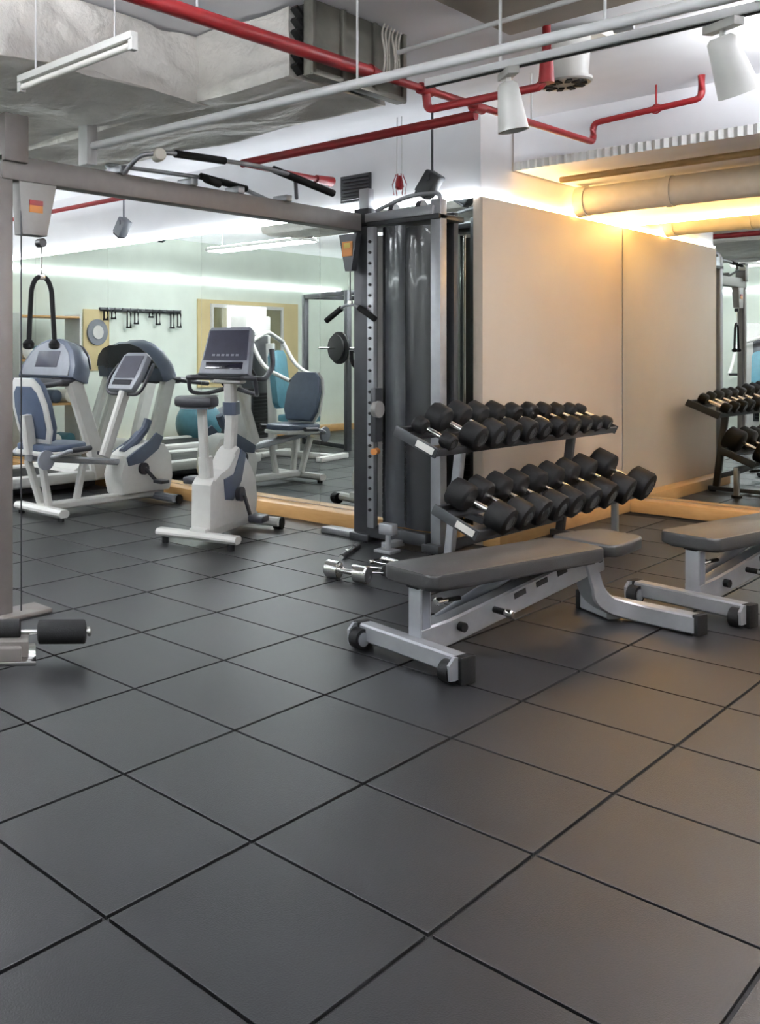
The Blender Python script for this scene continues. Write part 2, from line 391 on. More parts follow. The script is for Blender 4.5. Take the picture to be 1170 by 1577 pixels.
# ---- red sprinkler pipes
rp = thing('sprinkler_pipe', 'red sprinkler main crossing below the foil duct with branches', 'pipe', (4.2, 2.45, 2.58))
L = (-4.2, -2.45, -2.58)
B().cyl((1.6, 2.50, 2.585), (3.72, 2.46, 2.585), .030).move(L).done('main_pipe', 'red_paint', rp)
B().cyl((3.72, 2.46, 2.585), (3.80, 2.46, 2.585), .036, .024).move(L).done('reducer', 'red_paint', rp)
B().sweep(rounded([(3.78, 2.46, 2.585), (6.10, 2.41, 2.60), (6.10, 2.41, 2.72), (6.08, 1.81, 2.745), (6.08, 1.81, HC - .002)], .04), .019, 12).move(L).done('branch_pipe', 'red_paint', rp)
for x in (4.20, 4.72): B().cyl((x - .05, 2.45, 2.587), (x + .05, 2.45, 2.587), .029).move(L).done('coupling', 'red_paint', rp)
B().sweep(rounded([(4.20, 2.45, 2.587), (4.22, 2.45, 2.49), (4.25, 1.90, 2.49), (4.25, 1.88, 2.62), (4.25, 1.88, HC - .002)], .03), .020, 12).move(L).done('drop_pipe', 'red_paint', rp)
B().cyl((4.25, 1.88, 2.50), (4.25, 1.88, 2.64), .034, .026).move(L).done('elbow_fitting', 'red_paint', rp)
B().cyl((4.72, 2.46, 2.55), (4.72, 4.10, 2.55), .028).move(L).done('cross_pipe', 'red_paint', rp)
B().sweep(rounded([(4.72, 4.02, 2.55), (4.72, 4.10, 2.55), (4.80, 4.10, 2.548), (5.62, 4.07, 2.54)], .03), .018, 12).move(L).done('end_branch', 'red_paint', rp)
B().cyl((5.50, 4.075, 2.54), (5.68, 4.07, 2.54), .028, .036).move(L).done('sprinkler_head', 'red_paint', rp)
for x, y in ((2.6, 2.49), (5.3, 2.43)): B().cyl((x, y, 2.6), (x, y, HC - .001), .005, n=8).move(L).done('hanger_rod', 'conduit', rp)
B().cyl((6.09, 2.05, 2.735), (6.09, 2.05, HC - .001), .006, n=8).sweep([(6.09 + .0, 2.05 + .026 * math.cos(a * PI / 8), 2.735 + .026 * math.sin(a * PI / 8)) for a in range(16)], .005, 6, closed=True, up=(1, 0, 0)).move(L).done('pipe_clip', 'red_paint', rp)
# red pipe at the far left, along the long mirror
tag(B().sweep([(5.35, 5.6, 2.64), (5.35, 9.1, 2.64)], .022, 12).done('sprinkler_pipe', 'red_paint', at=(5.35, 7.3, 2.64)), 'thin red pipe above the treadmill running to the window wall', 'pipe')
for k, y in enumerate((6.0, 7.4)):
    pass
# hanging red pendant in a wire guard
hp = thing('pendant_sprinkler', 'small red pendant in a wire guard above the weight tower', 'sprinkler', (5.58, 3.45, HC))
for s in (-1, 1): B().cyl((0, s * .02, -.40), (0, s * .016, -.001), .004, n=8).done('wire', 'conduit', hp)
B().lathe((0, 0, -.50), (0, 0, 1), [(0, .012), (.02, .03), (.06, .022), (.10, .008)], 12).done('red_head', 'red_paint', hp)
g = B()
for k in range(6):
    a = k * PI / 3; g.sweep([(.02 * math.cos(a), .02 * math.sin(a), -.39), (.045 * math.cos(a), .045 * math.sin(a), -.46), (.035 * math.cos(a), .035 * math.sin(a), -.53)], .0035, 6)
g.done('wire_guard', 'red_paint', hp)

# ---- light track with a conduit above, two white spotlights
tr = thing('light_track', 'long white conduit and light track hung below the duct', 'light track', (3.35, 2.0, 2.4))
L = (-3.35, -2.0, -2.4)
B().cyl((3.20, 3.90, 2.405), (3.46, .30, 2.405), .0215).move(L).done('conduit', 'conduit', tr)
B().sweep([(3.52, 2.05, 2.40), (3.60, .30, 2.40)], prof=rect(.034, .032, .003)).move(L).done('track_rail', 'conduit', tr)
B().sweep([(3.52, 2.05, 2.382), (3.60, .30, 2.382)], prof=rect(.014, .008)).move(L).done('track_slot', 'black_gap', tr)
for y in (.9, 1.75): B().cyl((3.55, y, 2.41), (3.55, y, HC - .13 if y < 2 else HC - .001), .006, n=8).move(L).done('suspension_rod', 'conduit', tr)
for y in (2.25, 1.3): B().cyl((3.20 + (3.9 - y) * .0722, y, 2.42), (3.20 + (3.9 - y) * .0722, y, HC - .002 if y > 2.1 else 2.762), .005, n=8).move(L).done('hanger_rod', 'conduit', tr)
B().box(3.16, 3.24, 3.85, 3.93, 2.30, 2.53, bev=.012).move(L).done('drop_post', 'conduit', tr)
B().cyl((3.41, 1.28, 2.405), (3.42, 1.22, 2.405), .027).move(L).done('conduit_coupling', 'conduit', tr)
def spot_light(loc, tilt, az, label, r=.05, Ln=.19, m='white_plastic', stem=.05, group=None, lens='lamp_warm'):
    t = thing('spot_light', label, 'spotlight', loc)
    B().box(-.022, .022, -.06, .06, -.030, .0, bev=.004).rot('Z', az, (0, 0, 0)).done('adapter', m, t)
    B().cyl((0, 0, -stem - .03), (0, 0, -.025), .010, n=10).done('stem', m, t)
    d = Vector((math.sin(tilt) * math.cos(az), math.sin(tilt) * math.sin(az), -math.cos(tilt)))
    p = Vector((0, 0, -stem - .03)) - d * .03
    B().lathe(p, d, [(0, r * .55), (.012, r * .75), (.04, r * .8), (Ln, r * 1.12), (Ln, r * .98), (Ln - .05, r * .92)], 24).done('housing', m, t)
    B().cyl(p + d * (Ln - .052), p + d * (Ln - .045), r * .9, n=20).done('lens', lens, t)
    return t, Vector(loc) + p + d * (Ln + .01), d
def spot_lamp(p, d, col, e, size, name):
    l = bpy.data.lights.new(name, 'SPOT'); l.color = col; l.energy = e; l.spot_size = size; l.spot_blend = .8; l.shadow_soft_size = .04
    o = bpy.data.objects.new(name, l); COL.objects.link(o); o.location = p; o.rotation_euler = d.to_track_quat('-Z', 'Y').to_euler(); return o
t, p, d = spot_light((3.535, 1.71, 2.378), .12, -.8, 'white cone spotlight hanging straight down from the light track', lens='dark_metal')
t, p, d = spot_light((3.567, 1.00, 2.378), .42, -.45, 'white cylindrical spotlight tilted on the light track', r=.055, Ln=.20); spot_lamp(p, d, (1, .74, .46), WARM_SPOT, 2.0, 'spot_lamp')
# two dark spotlights above the long mirror
for (y, z, lab, m) in ((3.22, 2.42, 'dark square spotlight above the weight tower', 'dark_metal'), (6.29, 2.46, 'grey spotlight above the long mirror by the recumbent bike', 'grey_plastic')):
    t = thing('wall_spotlight', lab, 'spotlight', (5.60, y, z))
    B().cyl((0, 0, .03), (0, 0, HC - z - .001), .008, n=10).done('stem', m, t)
    h = B().box(-.05, .05, -.055, .055, -.11, .05, bev=.012).rot('X', .62, (0, 0, 0)); h.done('housing', m, t)
    B().box(-.04, .04, -.045, .045, -.125, -.108, bev=.004).rot('X', .62, (0, 0, 0)).done('lens_frame', 'dark_plastic', t)
    B().box(-.06, .06, -.012, .012, -.01, .035, bev=.004).done('yoke', m, t)
# vent grille on the wall above the mirror
vg = thing('wall_vent', 'small dark square vent above the long mirror', 'vent', (X1 + .012, 3.98, 2.50))
B().box(-.018, -.001, -.13, .13, -.10, .10, bev=.003).done('vent_frame', 'dark_metal', vg)
for k in range(7): B().box(-.024, -.012, -.115, .115, -.085 + k * .026, -.074 + k * .026, rot=('Y', .5)).done('slat', 'dark_plastic', vg)
# white round ceiling fixture
cf = thing('ceiling_fixture', 'white round drum fixture fixed to the ceiling beside the red pipe', 'ceiling fixture', (4.72, 2.0, HC))
B().box(-.02, .22, -.16, .08, -.05, -.001, bev=.006).done('mounting_box', 'cream_pipe', cf)
B().cyl((0, 0, -.25), (0, 0, -.05), .105, .118, n=28).done('drum', 'white_plastic', cf)
B().lathe((0, 0, -.27), (0, 0, 1), [(0, .115), (.008, .125), (.022, .125), (.022, .10)], 28).done('rim', 'white_plastic', cf)
for k in range(10):
    a = k * PI / 5; B().box(.05, .10, -.012, .012, -.278, -.268).rot('Z', a, (0, 0, 0)).done('grille_slot', 'black_gap', cf)
# batten tube at the left
bt = thing('tube_light', 'unlit white tube batten below the branch duct', 'tube light', (2.26, 2.84, 2.40))
B().box(-.02, .02, -.36, .36, .02, .05, bev=.004).done('batten', 'white_plastic', bt)
B().cyl((0, -.35, 0), (0, .35, 0), .014, n=14).done('tube', 'label_white', bt)
for s in (-1, 1): B().box(-.016, .016, s * .352 - .012, s * .352 + .012, -.02, .03, bev=.003).done('end_cap', 'white_plastic', bt)
for s in (-1, 1): B().cyl((0, s * .25, .05), (0, s * .25, HC - 2.4 - .001), .004, n=8).done('hanger_rod', 'conduit', bt)
# thin conduits and loose cables
tag(B().cyl((3.95, 2.45, 2.72), (3.95, 1.35, 2.74), .012, n=12).done('conduit_pipe', 'conduit', at=(3.95, 1.9, 2.73)), 'thin pale conduit above the light track', 'pipe')
tag(B().cyl((5.0, 2.2, 2.83), (5.0, -.4, 2.83), .008, n=10).done('conduit_pipe', 'conduit', at=(5.0, 1, 2.83)), 'thinnest white conduit fixed on the ceiling by the drum fixture', 'pipe')
for k in range(6):
    y = 2.515 - k * .004; x = 4.06 - k * .035; dz = random.uniform(-.02, .04)
    tag(B().sweep(rounded([(x + .02, y, 2.86), (x - .02, y - .01, 2.80 + dz), (x - .03 + .015 * (k % 3), y - .02, 2.70), (x - .01, y - .01, 2.60 - dz)], .05), .005, 6).done('loose_cable', 'cream_pipe', at=(x, y, 2.6)), 'loose pale cable hanging in a bunch at the duct end', 'cable', 'bunch of loose cables at the duct end')

# ---- recess over the dumbbell rack: corrugated strip, pipes
cs = B(); pts = []
n = 150; y0, y1 = YP - .003, -.6
for i in range(n + 1):
    y = y0 + (y1 - y0) * i / n; pts.append((XS - .012 - (.018 if i % 2 else 0), y))
cs.prism(pts + [(x + .006, y) for x, y in reversed(pts)], 'z', HS - .008, HS + .050)
tag(cs.done('corrugated_strip', 'white_plastic', at=(XS - .02, 1.2, HS)), 'white corrugated strip along the edge of the lowered ceiling', 'trim strip')
tag(B().cyl((6.64, 2.84, 2.49), (6.62, -1.0, 2.49), .022, n=14).done('service_pipe', 'brown_pipe', at=(6.63, 1, 2.49)), 'brown pipe under the lowered ceiling', 'pipe')
wp = thing('service_pipe', 'wide cream pipe with clamps under the lowered ceiling', 'pipe', (7.25, 1, 2.415))
B().cyl((0, 1.92, 0), (0, -2.0, 0), .105, n=28).done('pipe_body', 'cream_pipe', wp)
for y in (1.35, -.2): B().cyl((0, y - .02, 0), (0, y + .02, 0), .112, n=28).box(-.01, .01, y - .02, y + .02, .10, .108).done('clamp', 'cream_pipe', wp)
B().cyl((0, 1.9, 0), (0, 1.97, 0), .115, n=28).done('end_collar', 'cream_pipe', wp)
tag(B().cyl((7.72, 2.97, 2.44), (7.72, -1.5, 2.44), .028, n=14).done('service_pipe', 'brown_pipe', at=(7.72, 1, 2.44)), 'brown pipe between the cream pipe and the mirror wall', 'pipe')
tag(B().cyl((7.98, 2.5, 2.47), (7.98, -1.5, 2.47), .03, n=14).done('service_pipe', 'red_paint', at=(7.98, 1, 2.47)), 'red pipe just above the mirror by the rack', 'pipe')

# ================================================================== CABLE MACHINE
YB = 3.67                                       # line of the overhead beam
cm = thing('cable_crossover', 'tall cable crossover machine with weight tower and overhead beam', 'gym machine', (4.0, 3.4, 0))
L = (-4.0, -3.4, 0)
def cmp_(b, name, m, parent=None, label=None): return b.move(L).done(name, m, parent or cm, label=label)
# overhead beam
cmp_(B().box(2.46, 5.50, YB - .04, YB + .04, 2.105, 2.225, bev=.006), 'beam', 'warm_silver')
cmp_(B().box(2.46, 2.60, YB - .06, YB + .045, 2.19, 2.42, bev=.006), 'beam_end_plate', 'warm_silver')
# right tower
cmp_(B().box(5.40, 5.52, 3.575, 3.69, .04, 2.26, bev=.008), 'post', 'dark_metal')
cmp_(B().box(5.43, 5.50, 3.595, 3.67, 2.255, 2.40, bev=.008), 'post_cap', 'silver')
cmp_(B().box(5.42, 5.50, 3.06, 3.13, 0, 2.26, bev=.006), 'post', 'silver', label='silver square post')
cmp_(B().box(5.66, 5.72, 3.10, 3.16, 0, 2.2, bev=.006), 'rear_post', 'dark_metal')
cmp_(B().box(5.355, 5.40, 3.505, 3.555, .10, 2.12, bev=.004), 'guide_rail', 'silver')
for k in range(26): cmp_(B().cyl((5.345, 3.53, .22 + k * .072), (5.356, 3.53, .22 + k * .072), .010, n=10), 'rail_hole', 'black_gap')
# shroud: gently curved smoked front and dark side panel
arc = [(5.425 + .03 * ((i / 10 - .5) * 2) ** 2, 3.135 + .19 * i / 10) for i in range(11)]
cmp_(B().prism(arc + [(x + .008, y) for x, y in reversed(arc)], 'z', .12, 2.10), 'shroud', 'shroud', label='dark grey shroud panel')
arc = [(5.42 + .035 * ((i / 10 - .5) * 2) ** 2, 3.328 + .17 * i / 10) for i in range(11)]
cmp_(B().prism(arc + [(x + .008, y) for x, y in reversed(arc)], 'z', .12, 2.12), 'shroud', 'smoked', label='smoked glossy shroud panel')
arc = [(5.70 - .03 * ((i / 10 - .5) * 2) ** 2, 3.26 + .42 * i / 10) for i in range(11)]
cmp_(B().prism(arc + [(x + .008, y) for x, y in reversed(arc)], 'z', .12, 2.10), 'rear_shroud', 'plate_grey')
for k in range(14): cmp_(B().box(5.45, 5.60, 3.24, 3.50, .16 + k * .042, .198 + k * .042, bev=.004), 'weight_plate', 'black_rubber')
for y in (3.30, 3.44): cmp_(B().cyl((5.53, y, .1), (5.53, y, 2.13), .011, n=10), 'guide_rod', 'chrome')
cmp_(B().box(5.50, 5.56, 3.34, 3.40, .75, .86, bev=.006), 'stack_head', 'silver')
# carriage with pulley and knob
cmp_(B().box(5.31, 5.40, 3.46, 3.50, .68, 1.04, bev=.008), 'carriage', 'dark_metal')
cmp_(B().cyl((5.33, 3.44, .90), (5.33, 3.475, .90), .055, n=24), 'pulley', 'plate_grey')
cmp_(B().cyl((5.29, 3.46, .62), (5.36, 3.48, .62), .022, n=16), 'selector_knob', 'label_orange', label='orange selector knob')
# head frame
cmp_(B().box(5.40, 5.72, 3.06, 3.69, 2.13, 2.165, bev=.004), 'head_plate', 'dark_metal')
cmp_(B().box(5.395, 5.45, 3.10, 3.60, 2.16, 2.22, bev=.006), 'head_bar', 'silver')
for y in (3.22, 3.42): cmp_(B().cyl((5.47, y - .018, 2.22), (5.47, y + .018, 2.22), .05, n=24), 'top_pulley', 'dark_plastic')
cmp_(B().sweep(rounded([(5.45, 3.08, 2.22), (5.45, 3.08, 2.30), (5.45, 3.30, 2.31), (5.46, 3.55, 2.24)], .08), .014, 10), 'cable_guard', 'silver')
# base frame
cmp_(B().box(5.36, 5.66, 3.55, 3.70, 0, .05, bev=.006), 'base_foot', 'dark_metal')
cmp_(B().box(5.40, 5.52, 3.69, 3.96, 0, .04, bev=.006), 'base_foot', 'silver')
cmp_(B().box(5.36, 5.66, 3.04, 3.16, 0, .05, bev=.006), 'base_foot', 'dark_metal')
cmp_(B().box(5.38, 5.46, 3.14, 3.58, .03, .11, bev=.006), 'base_bar', 'dark_metal')
cmp_(B().box(5.22, 5.40, 3.30, 3.36, .01, .05, bev=.004), 'floor_arm', 'silver')
cmp_(B().cyl((5.16, 3.27, .0), (5.16, 3.27, .12), .017, n=12).box(5.125, 5.195, 3.22, 3.32, .12, .19, bev=.008), 'low_pulley_stand', 'silver')
cmp_(B().box(5.12, 5.24, 3.23, 3.35, 0, .02, bev=.004), 'stand_foot', 'silver')
# hood with pulley at the right tower
cmp_(B().prism([(3.60, 2.08), (3.74, 2.08), (3.69, 1.83), (3.64, 1.83)], 'x', 5.30, 5.36), 'pulley_hood', 'dark_metal')
cmp_(B().box(5.294, 5.30, 3.63, 3.71, 1.93, 2.03), 'hood_label', 'label_orange', label='orange and yellow sticker')
cmp_(B().box(5.292, 5.2955, 3.645, 3.695, 1.985, 2.02), 'hood_label', 'label_yellow')
cmp_(B().cyl((5.33, 3.67, 1.60), (5.33, 3.67, 1.84), .004, n=8), 'cable', 'dark_plastic')
# left tower: post, base, hood
cmp_(B().box(2.44, 2.525, YB - .035, YB + .045, .02, 2.12, bev=.006), 'post', 'warm_silver')
cmp_(B().box(2.30, 2.72, YB - .09, YB + .06, 0, .022, bev=.004), 'base_plate', 'warm_silver')
cmp_(B().cyl((2.575, YB - .03, .02), (2.575, YB - .03, 2.1), .004, n=8), 'cable', 'dark_plastic')
cmp_(B().prism([(2.56, 2.11), (2.79, 2.11), (2.73, 1.85), (2.58, 1.85)], 'y', YB - .035, YB + .035, bev=.004), 'pulley_hood', 'plate_grey')
cmp_(B().box(2.62, 2.70, YB - .039, YB - .035, 1.96, 1.995), 'hood_label', 'label_orange')
cmp_(B().box(2.62, 2.70, YB - .040, YB - .035, 1.995, 2.02), 'hood_label', 'red_paint')
cmp_(B().cyl((2.715, YB - .02, 1.82), (2.715, YB + .02, 1.82), .022, n=16), 'pulley', 'dark_plastic')
cmp_(B().cyl((2.72, YB, 1.655), (2.72, YB, 1.81), .004, n=8), 'cable', 'chrome')
# pull-up handles on top of the beam
def grip(name, path, r, m): cmp_(B().sweep(rounded(path, .05), r, 12), name, m)
grip('pull_up_bar', [(3.22, YB - .05, 2.22), (3.22, YB - .18, 2.30), (3.36, YB - .24, 2.32), (4.05, YB - .24, 2.345), (4.45, YB - .22, 2.335), (4.62, YB - .10, 2.24)], .013, 'silver')
grip('pull_up_bar', [(3.30, YB + .03, 2.22), (3.30, YB + .20, 2.32), (4.30, YB + .20, 2.35), (4.55, YB + .03, 2.22)], .013, 'silver')
grip('handle_grip', [(3.42, YB - .24, 2.322), (3.80, YB - .24, 2.336)], .021, 'foam')
grip('handle_grip', [(4.28, YB - .19, 2.36), (4.72, YB - .30, 2.25)], .022, 'foam')
grip('handle_grip', [(3.78, YB - .12, 2.25), (3.95, YB - .06, 2.25)], .021, 'foam')
grip('handle_grip', [(4.05, YB + .18, 2.345), (4.40, YB + .12, 2.30)], .021, 'foam')
for x in (3.22, 3.75, 4.15, 4.60): cmp_(B().box(x - .03, x + .03, YB - .06, YB + .05, 2.222, 2.262, bev=.006), 'handle_bracket', 'silver')
cmp_(B().lathe((3.33, YB - .19, 2.30), (-.4, -.9, .1), [(0, .03), (.05, .036), (.06, .03)], 16), 'bar_end_cap', 'cream_pipe')
# ---- attachments hanging from the cables
rh = thing('rope_handle', 'black rope handle hanging from the cable in front of the recumbent bike', 'cable handle', (2.72, YB, 1.655))
path = rounded([(-.078, 0, -.33), (-.062, 0, -.06), (-.03, 0, -.004), (.03, 0, -.004), (.062, 0, -.06), (.082, 0, -.33)], .04)
B().sweep(path, .0125, 10, up=(0, 1, 0)).done('rope', 'foam', rh)
for s in (-1, 1): B().lathe((s * .08, 0, -.365), (0, 0, 1), [(0, .012), (.008, .028), (.03, .030), (.045, .018), (.05, .012)], 14).done('end_knob', 'black_rubber', rh)
B().box(-.018, .018, -.012, .012, -.018, .012, bev=.004).done('clip', 'chrome', rh)
bh = thing('bar_handle', 'black angled bar handle hanging from the weight tower cable', 'cable handle', (5.33, 3.67, 1.60))
B().sweep(rounded([(0, .19, -.10), (0, .04, .0), (0, -.04, .0), (0, -.19, -.10)], .02), .011, 10).done('bar', 'silver', bh)
for s in (-1, 1): B().cyl((0, s * .195, -.103), (0, s * .07, -.02), .020, n=14).done('grip', 'foam', bh)
B().box(-.01, .01, -.015, .015, -.005, .03, bev=.003).done('clip', 'chrome', bh)
# ---- things on the floor by the tower
rs = thing('ankle_roller', 'chrome floor bracket with black foam rollers at the near machine post', 'roller pad', (2.275, 3.125, 0), math.radians(-36))
B().box(-.30, .01, -.14, .10, 0, .02, bev=.004).done('foot_plate', 'chrome', rs)
B().box(-.26, -.02, -.09, .05, .02, .085, bev=.006).done('bracket', 'warm_silver', rs)
B().box(-.22, -.05, -.13, -.09, .015, .07, bev=.006).done('bracket_step', 'warm_silver', rs)
B().cyl((-.27, 0, .10), (.235, -.02, .10), .011, n=12).done('axle', 'chrome', rs)
B().lathe((.015, -.011, .10), (1, -.04, 0), [(0, .03), (.006, .047), (.012, .05), (.195, .05), (.201, .047), (.207, .03)], 22).done('roller', 'foam', rs)
B().lathe((-.26, 0, .11), (1, 0, 0), [(0, .03), (.006, .042), (.20, .042), (.206, .03)], 22).done('roller', 'foam', rs)
B().lathe((.225, -.02, .10), (1, -.04, 0), [(0, .018), (.012, .020), (.018, .012)], 14).done('end_knob', 'chrome', rs)

# ================================================================== DUMBBELLS
DB = {}
def db_meshes(r, hl, gl):
    k = (round(r, 3), round(hl, 3), round(gl, 3))
    if k in DB: return DB[k]
    hm = B()
    n = 10
    hm.lathe((0, 0, 0), (0, 1, 0), [(0, r * .80), (.010, r * .96), (.018, r), (hl - .018, r), (hl - .008, r * .95), (hl, r * .74), (hl, r * .55), (hl - .004, r * .5)], n)
    head = hm.mesh('head', 'black_rubber')
    gm = B().lathe((0, -gl / 2 - .01, 0), (0, 1, 0), [(0, .013), (.02, .013), (gl * .3, .0155), (gl * .5 + .01, .0172), (gl * .7 + .02, .0155), (gl, .013), (gl + .02, .013)], 14).mesh('handle', 'chrome')
    cm_ = B().lathe((0, 0, 0), (0, 1, 0), [(0, r * .5), (.003, r * .5), (.003, r * .3), (.001, r * .28)], 16).mesh('end_disc', 'dark_metal')
    DB[k] = (head, gm, cm_); return DB[k]
def dumbbell(loc, r, hl, gl, tilt, label, group, yaw=0.0):
    t = thing('dumbbell', label, 'dumbbell', loc, 0, group); t.rotation_euler = (tilt, 0, yaw)
    head, gm, dm = db_meshes(r, hl, gl)
    h = bpy.data.objects.new('handle', gm); COL.objects.link(h); h.parent = t
    for s in (1, -1):
        o = bpy.data.objects.new('head', head); COL.objects.link(o); o.parent = t
        o.location = (0, s * gl / 2, 0); o.rotation_euler = (0, random.uniform(0, .5), 0 if s > 0 else PI)
        e = bpy.data.objects.new('end_disc', dm); COL.objects.link(e); e.parent = o; e.location = (0, hl - .003, 0)
    return t

# ---- rack
RX0, RX1 = 4.40, 6.72
rk = thing('dumbbell_rack', 'two-tier grey dumbbell rack in front of the beige board', 'dumbbell rack', (6.0, 2.7, 0))
L = (-6.0, -2.7, 0)
def rkp(b, name, m, label=None): return b.move(L).done(name, m, rk, label=label)
TILT = math.radians(24)
TR = [dict(y=2.637, z=.727, x0=4.62, x1=7.05), dict(y=2.427, z=.305, x0=4.66, x1=6.88)]
for q in TR:
    dy, dz = math.cos(TILT), math.sin(TILT)
    # tray: two rails and lips, tilted towards the room
    for s in (.035, .20):
        rkp(B().box(q['x0'], q['x1'], q['y'] + s * dy - .03, q['y'] + s * dy + .03, q['z'] + s * dz - .012, q['z'] + s * dz + .006, rot=('X', TILT)), 'tray_rail', 'dark_metal')
    rkp(B().box(q['x0'], q['x1'], q['y'] - .008, q['y'] + .006, q['z'] - .022, q['z'] + .022, rot=('X', TILT), bev=.002), 'front_lip', 'dark_metal')
    rkp(B().box(q['x0'], q['x1'], q['y'] + .245 * dy - .006, q['y'] + .245 * dy + .006, q['z'] + .245 * dz - .015, q['z'] + .245 * dz + .03, rot=('X', TILT)), 'back_lip', 'dark_metal')
    for x in (q['x0'], q['x1']):
        rkp(B().box(x - .008, x + .008, q['y'] - .01, q['y'] + .27, q['z'] - .03, q['z'] + .03, rot=('X', TILT), piv=(x, q['y'], q['z']), bev=.003), 'end_plate', 'dark_metal')
    rkp(B().box(q['x0'] - .0115, q['x0'] - .0085, q['y'] + .01, q['y'] + .12, q['z'] - .018, q['z'] + .02, rot=('X', TILT), piv=(q['x0'], q['y'], q['z'])), 'label_strip', 'label_white', 'white label strip')
for x in (5.05, 6.54):
    rkp(B().sweep([(x, 2.80, .05), (x, 2.72, .77)], prof=rect(.05, .05, .006), up=(1, 0, 0)), 'leg', 'silver' if x < 6 else 'dark_metal')
    rkp(B().sweep([(x, 2.76, .36), (x, 2.47, .285)], prof=rect(.05, .04, .005)), 'tray_arm', 'dark_metal')
    rkp(B().sweep([(x, 2.74, .76), (x, 2.67, .715)], prof=rect(.05, .04, .005)), 'tray_arm', 'dark_metal')
    rkp(B().box(x - .03, x + .03, 2.38, 2.86, .012, .05, bev=.006), 'foot', 'dark_metal')
    for y in (2.41, 2.83): rkp(B().cyl((x, y, 0), (x, y, .014), .026, n=14), 'foot_pad', 'black_rubber')
rkp(B().box(5.05, 6.54, 2.77, 2.81, .12, .17, bev=.006), 'cross_bar', 'dark_metal')
rkp(B().box(6.54, 6.86, 2.54, 2.58, .235, .27, bev=.005), 'side_arm', 'dark_metal')
rkp(B().box(6.82, 6.86, 2.54, 2.58, .012, .27, bev=.005), 'side_leg', 'silver')
rkp(B().cyl((6.84, 2.56, 0), (6.84, 2.56, .02), .04, n=14), 'foot_pad', 'black_rubber')
ordn = ['first', 'second', 'third', 'fourth', 'fifth', 'sixth', 'seventh', 'eighth', 'ninth', 'tenth', 'eleventh', 'twelfth']
top_d = [(4.50, .045, .07), (4.70, .074, .105), (4.90, .078, .105), (5.10, .074, .10), (5.31, .072, .095), (5.53, .064, .085), (5.75, .062, .085), (5.95, .060, .08), (6.14, .056, .075), (6.33, .052, .07), (6.50, .046, .065)]
low_d = [(4.58, .080, .115), (4.77, .080, .115), (4.97, .082, .115), (5.17, .082, .115), (5.38, .084, .12), (5.60, .086, .12), (5.83, .088, .12), (6.08, .092, .125), (6.38, .098, .13)]
for q, lst, nm in ((TR[0], top_d, 'upper'), (TR[1], low_d, 'lower')):
    for k, (x, r, hl) in enumerate(lst):
        x *= 1.056; r *= 1.05; hl *= 1.06; gl = .122
        s = .115; off = r * math.cos(0) + .008
        c = Vector((x, q['y'] + s * math.cos(TILT) - off * math.sin(TILT), q['z'] + s * math.sin(TILT) + off * math.cos(TILT)))
        dumbbell(c, r, hl, gl, TILT, 'black dumbbell with chrome handle, %s from the weight tower on the %s tray' % (ordn[k], nm), 'dumbbells on the %s tray' % nm, random.uniform(-.10, .10))
# chrome dumbbell on the floor
cd = thing('chrome_dumbbell', 'chrome dumbbell with dark ends lying on the floor by the weight tower', 'dumbbell', (4.36, 3.02, .052), .10)
for s in (1, -1):
    h = B().lathe((0, s * .045, 0), (0, s, 0), [(0, .04), (.006, .05), (.075, .05), (.081, .045), (.081, .04)], 24).done('head', 'chrome', cd)
    B().lathe((0, s * .1255, 0), (0, s, 0), [(0, .043), (.004, .042), (.004, .02), (.001, .018)], 20).done('end_disc', 'dark_metal', h)
B().cyl((0, -.05, 0), (0, .05, 0), .015, n=14).done('handle', 'chrome', cd)
# cable attachments lying on the floor
for k, (x, y, a, lab) in enumerate(((4.66, 2.98, .5, 'chrome stirrup handle lying next to the chrome dumbbell'), (4.92, 3.10, 1.4, 'chrome stirrup handle lying at the foot of the low pulley stand'))):
    t = thing('stirrup_handle', lab, 'cable handle', (x, y, 0), a)
    B().sweep(rounded([(-.06, 0, .018), (-.065, .10, .018), (-.01, .15, .03), (.01, .15, .03), (.065, .10, .018), (.06, 0, .018)], .03), .006, 8).done('frame', 'chrome', t)
    B().cyl((-.062, 0, .018), (.062, 0, .018), .0165, n=14).done('grip', 'foam' if k == 0 else 'chrome', t)
    B().lathe((0, .15, .03), (0, 1, 0), [(0, .012), (.02, .014), (.03, .008)], 10).done('swivel', 'chrome', t)
t = thing('straight_bar_handle', 'short chrome straight bar lying on the floor before the weight tower', 'cable handle', (4.97, 3.42, .018), .35)
B().cyl((-.22, 0, 0), (.22, 0, 0), .0135, n=14).done('bar', 'chrome', t)
for s in (-1, 1): B().cyl((s * .10, 0, 0), (s * .20, 0, 0), .0178, n=14).done('grip', 'dark_metal', t)
B().box(-.012, .012, -.012, .03, -.01, .01, bev=.003).done('clip', 'chrome', t)

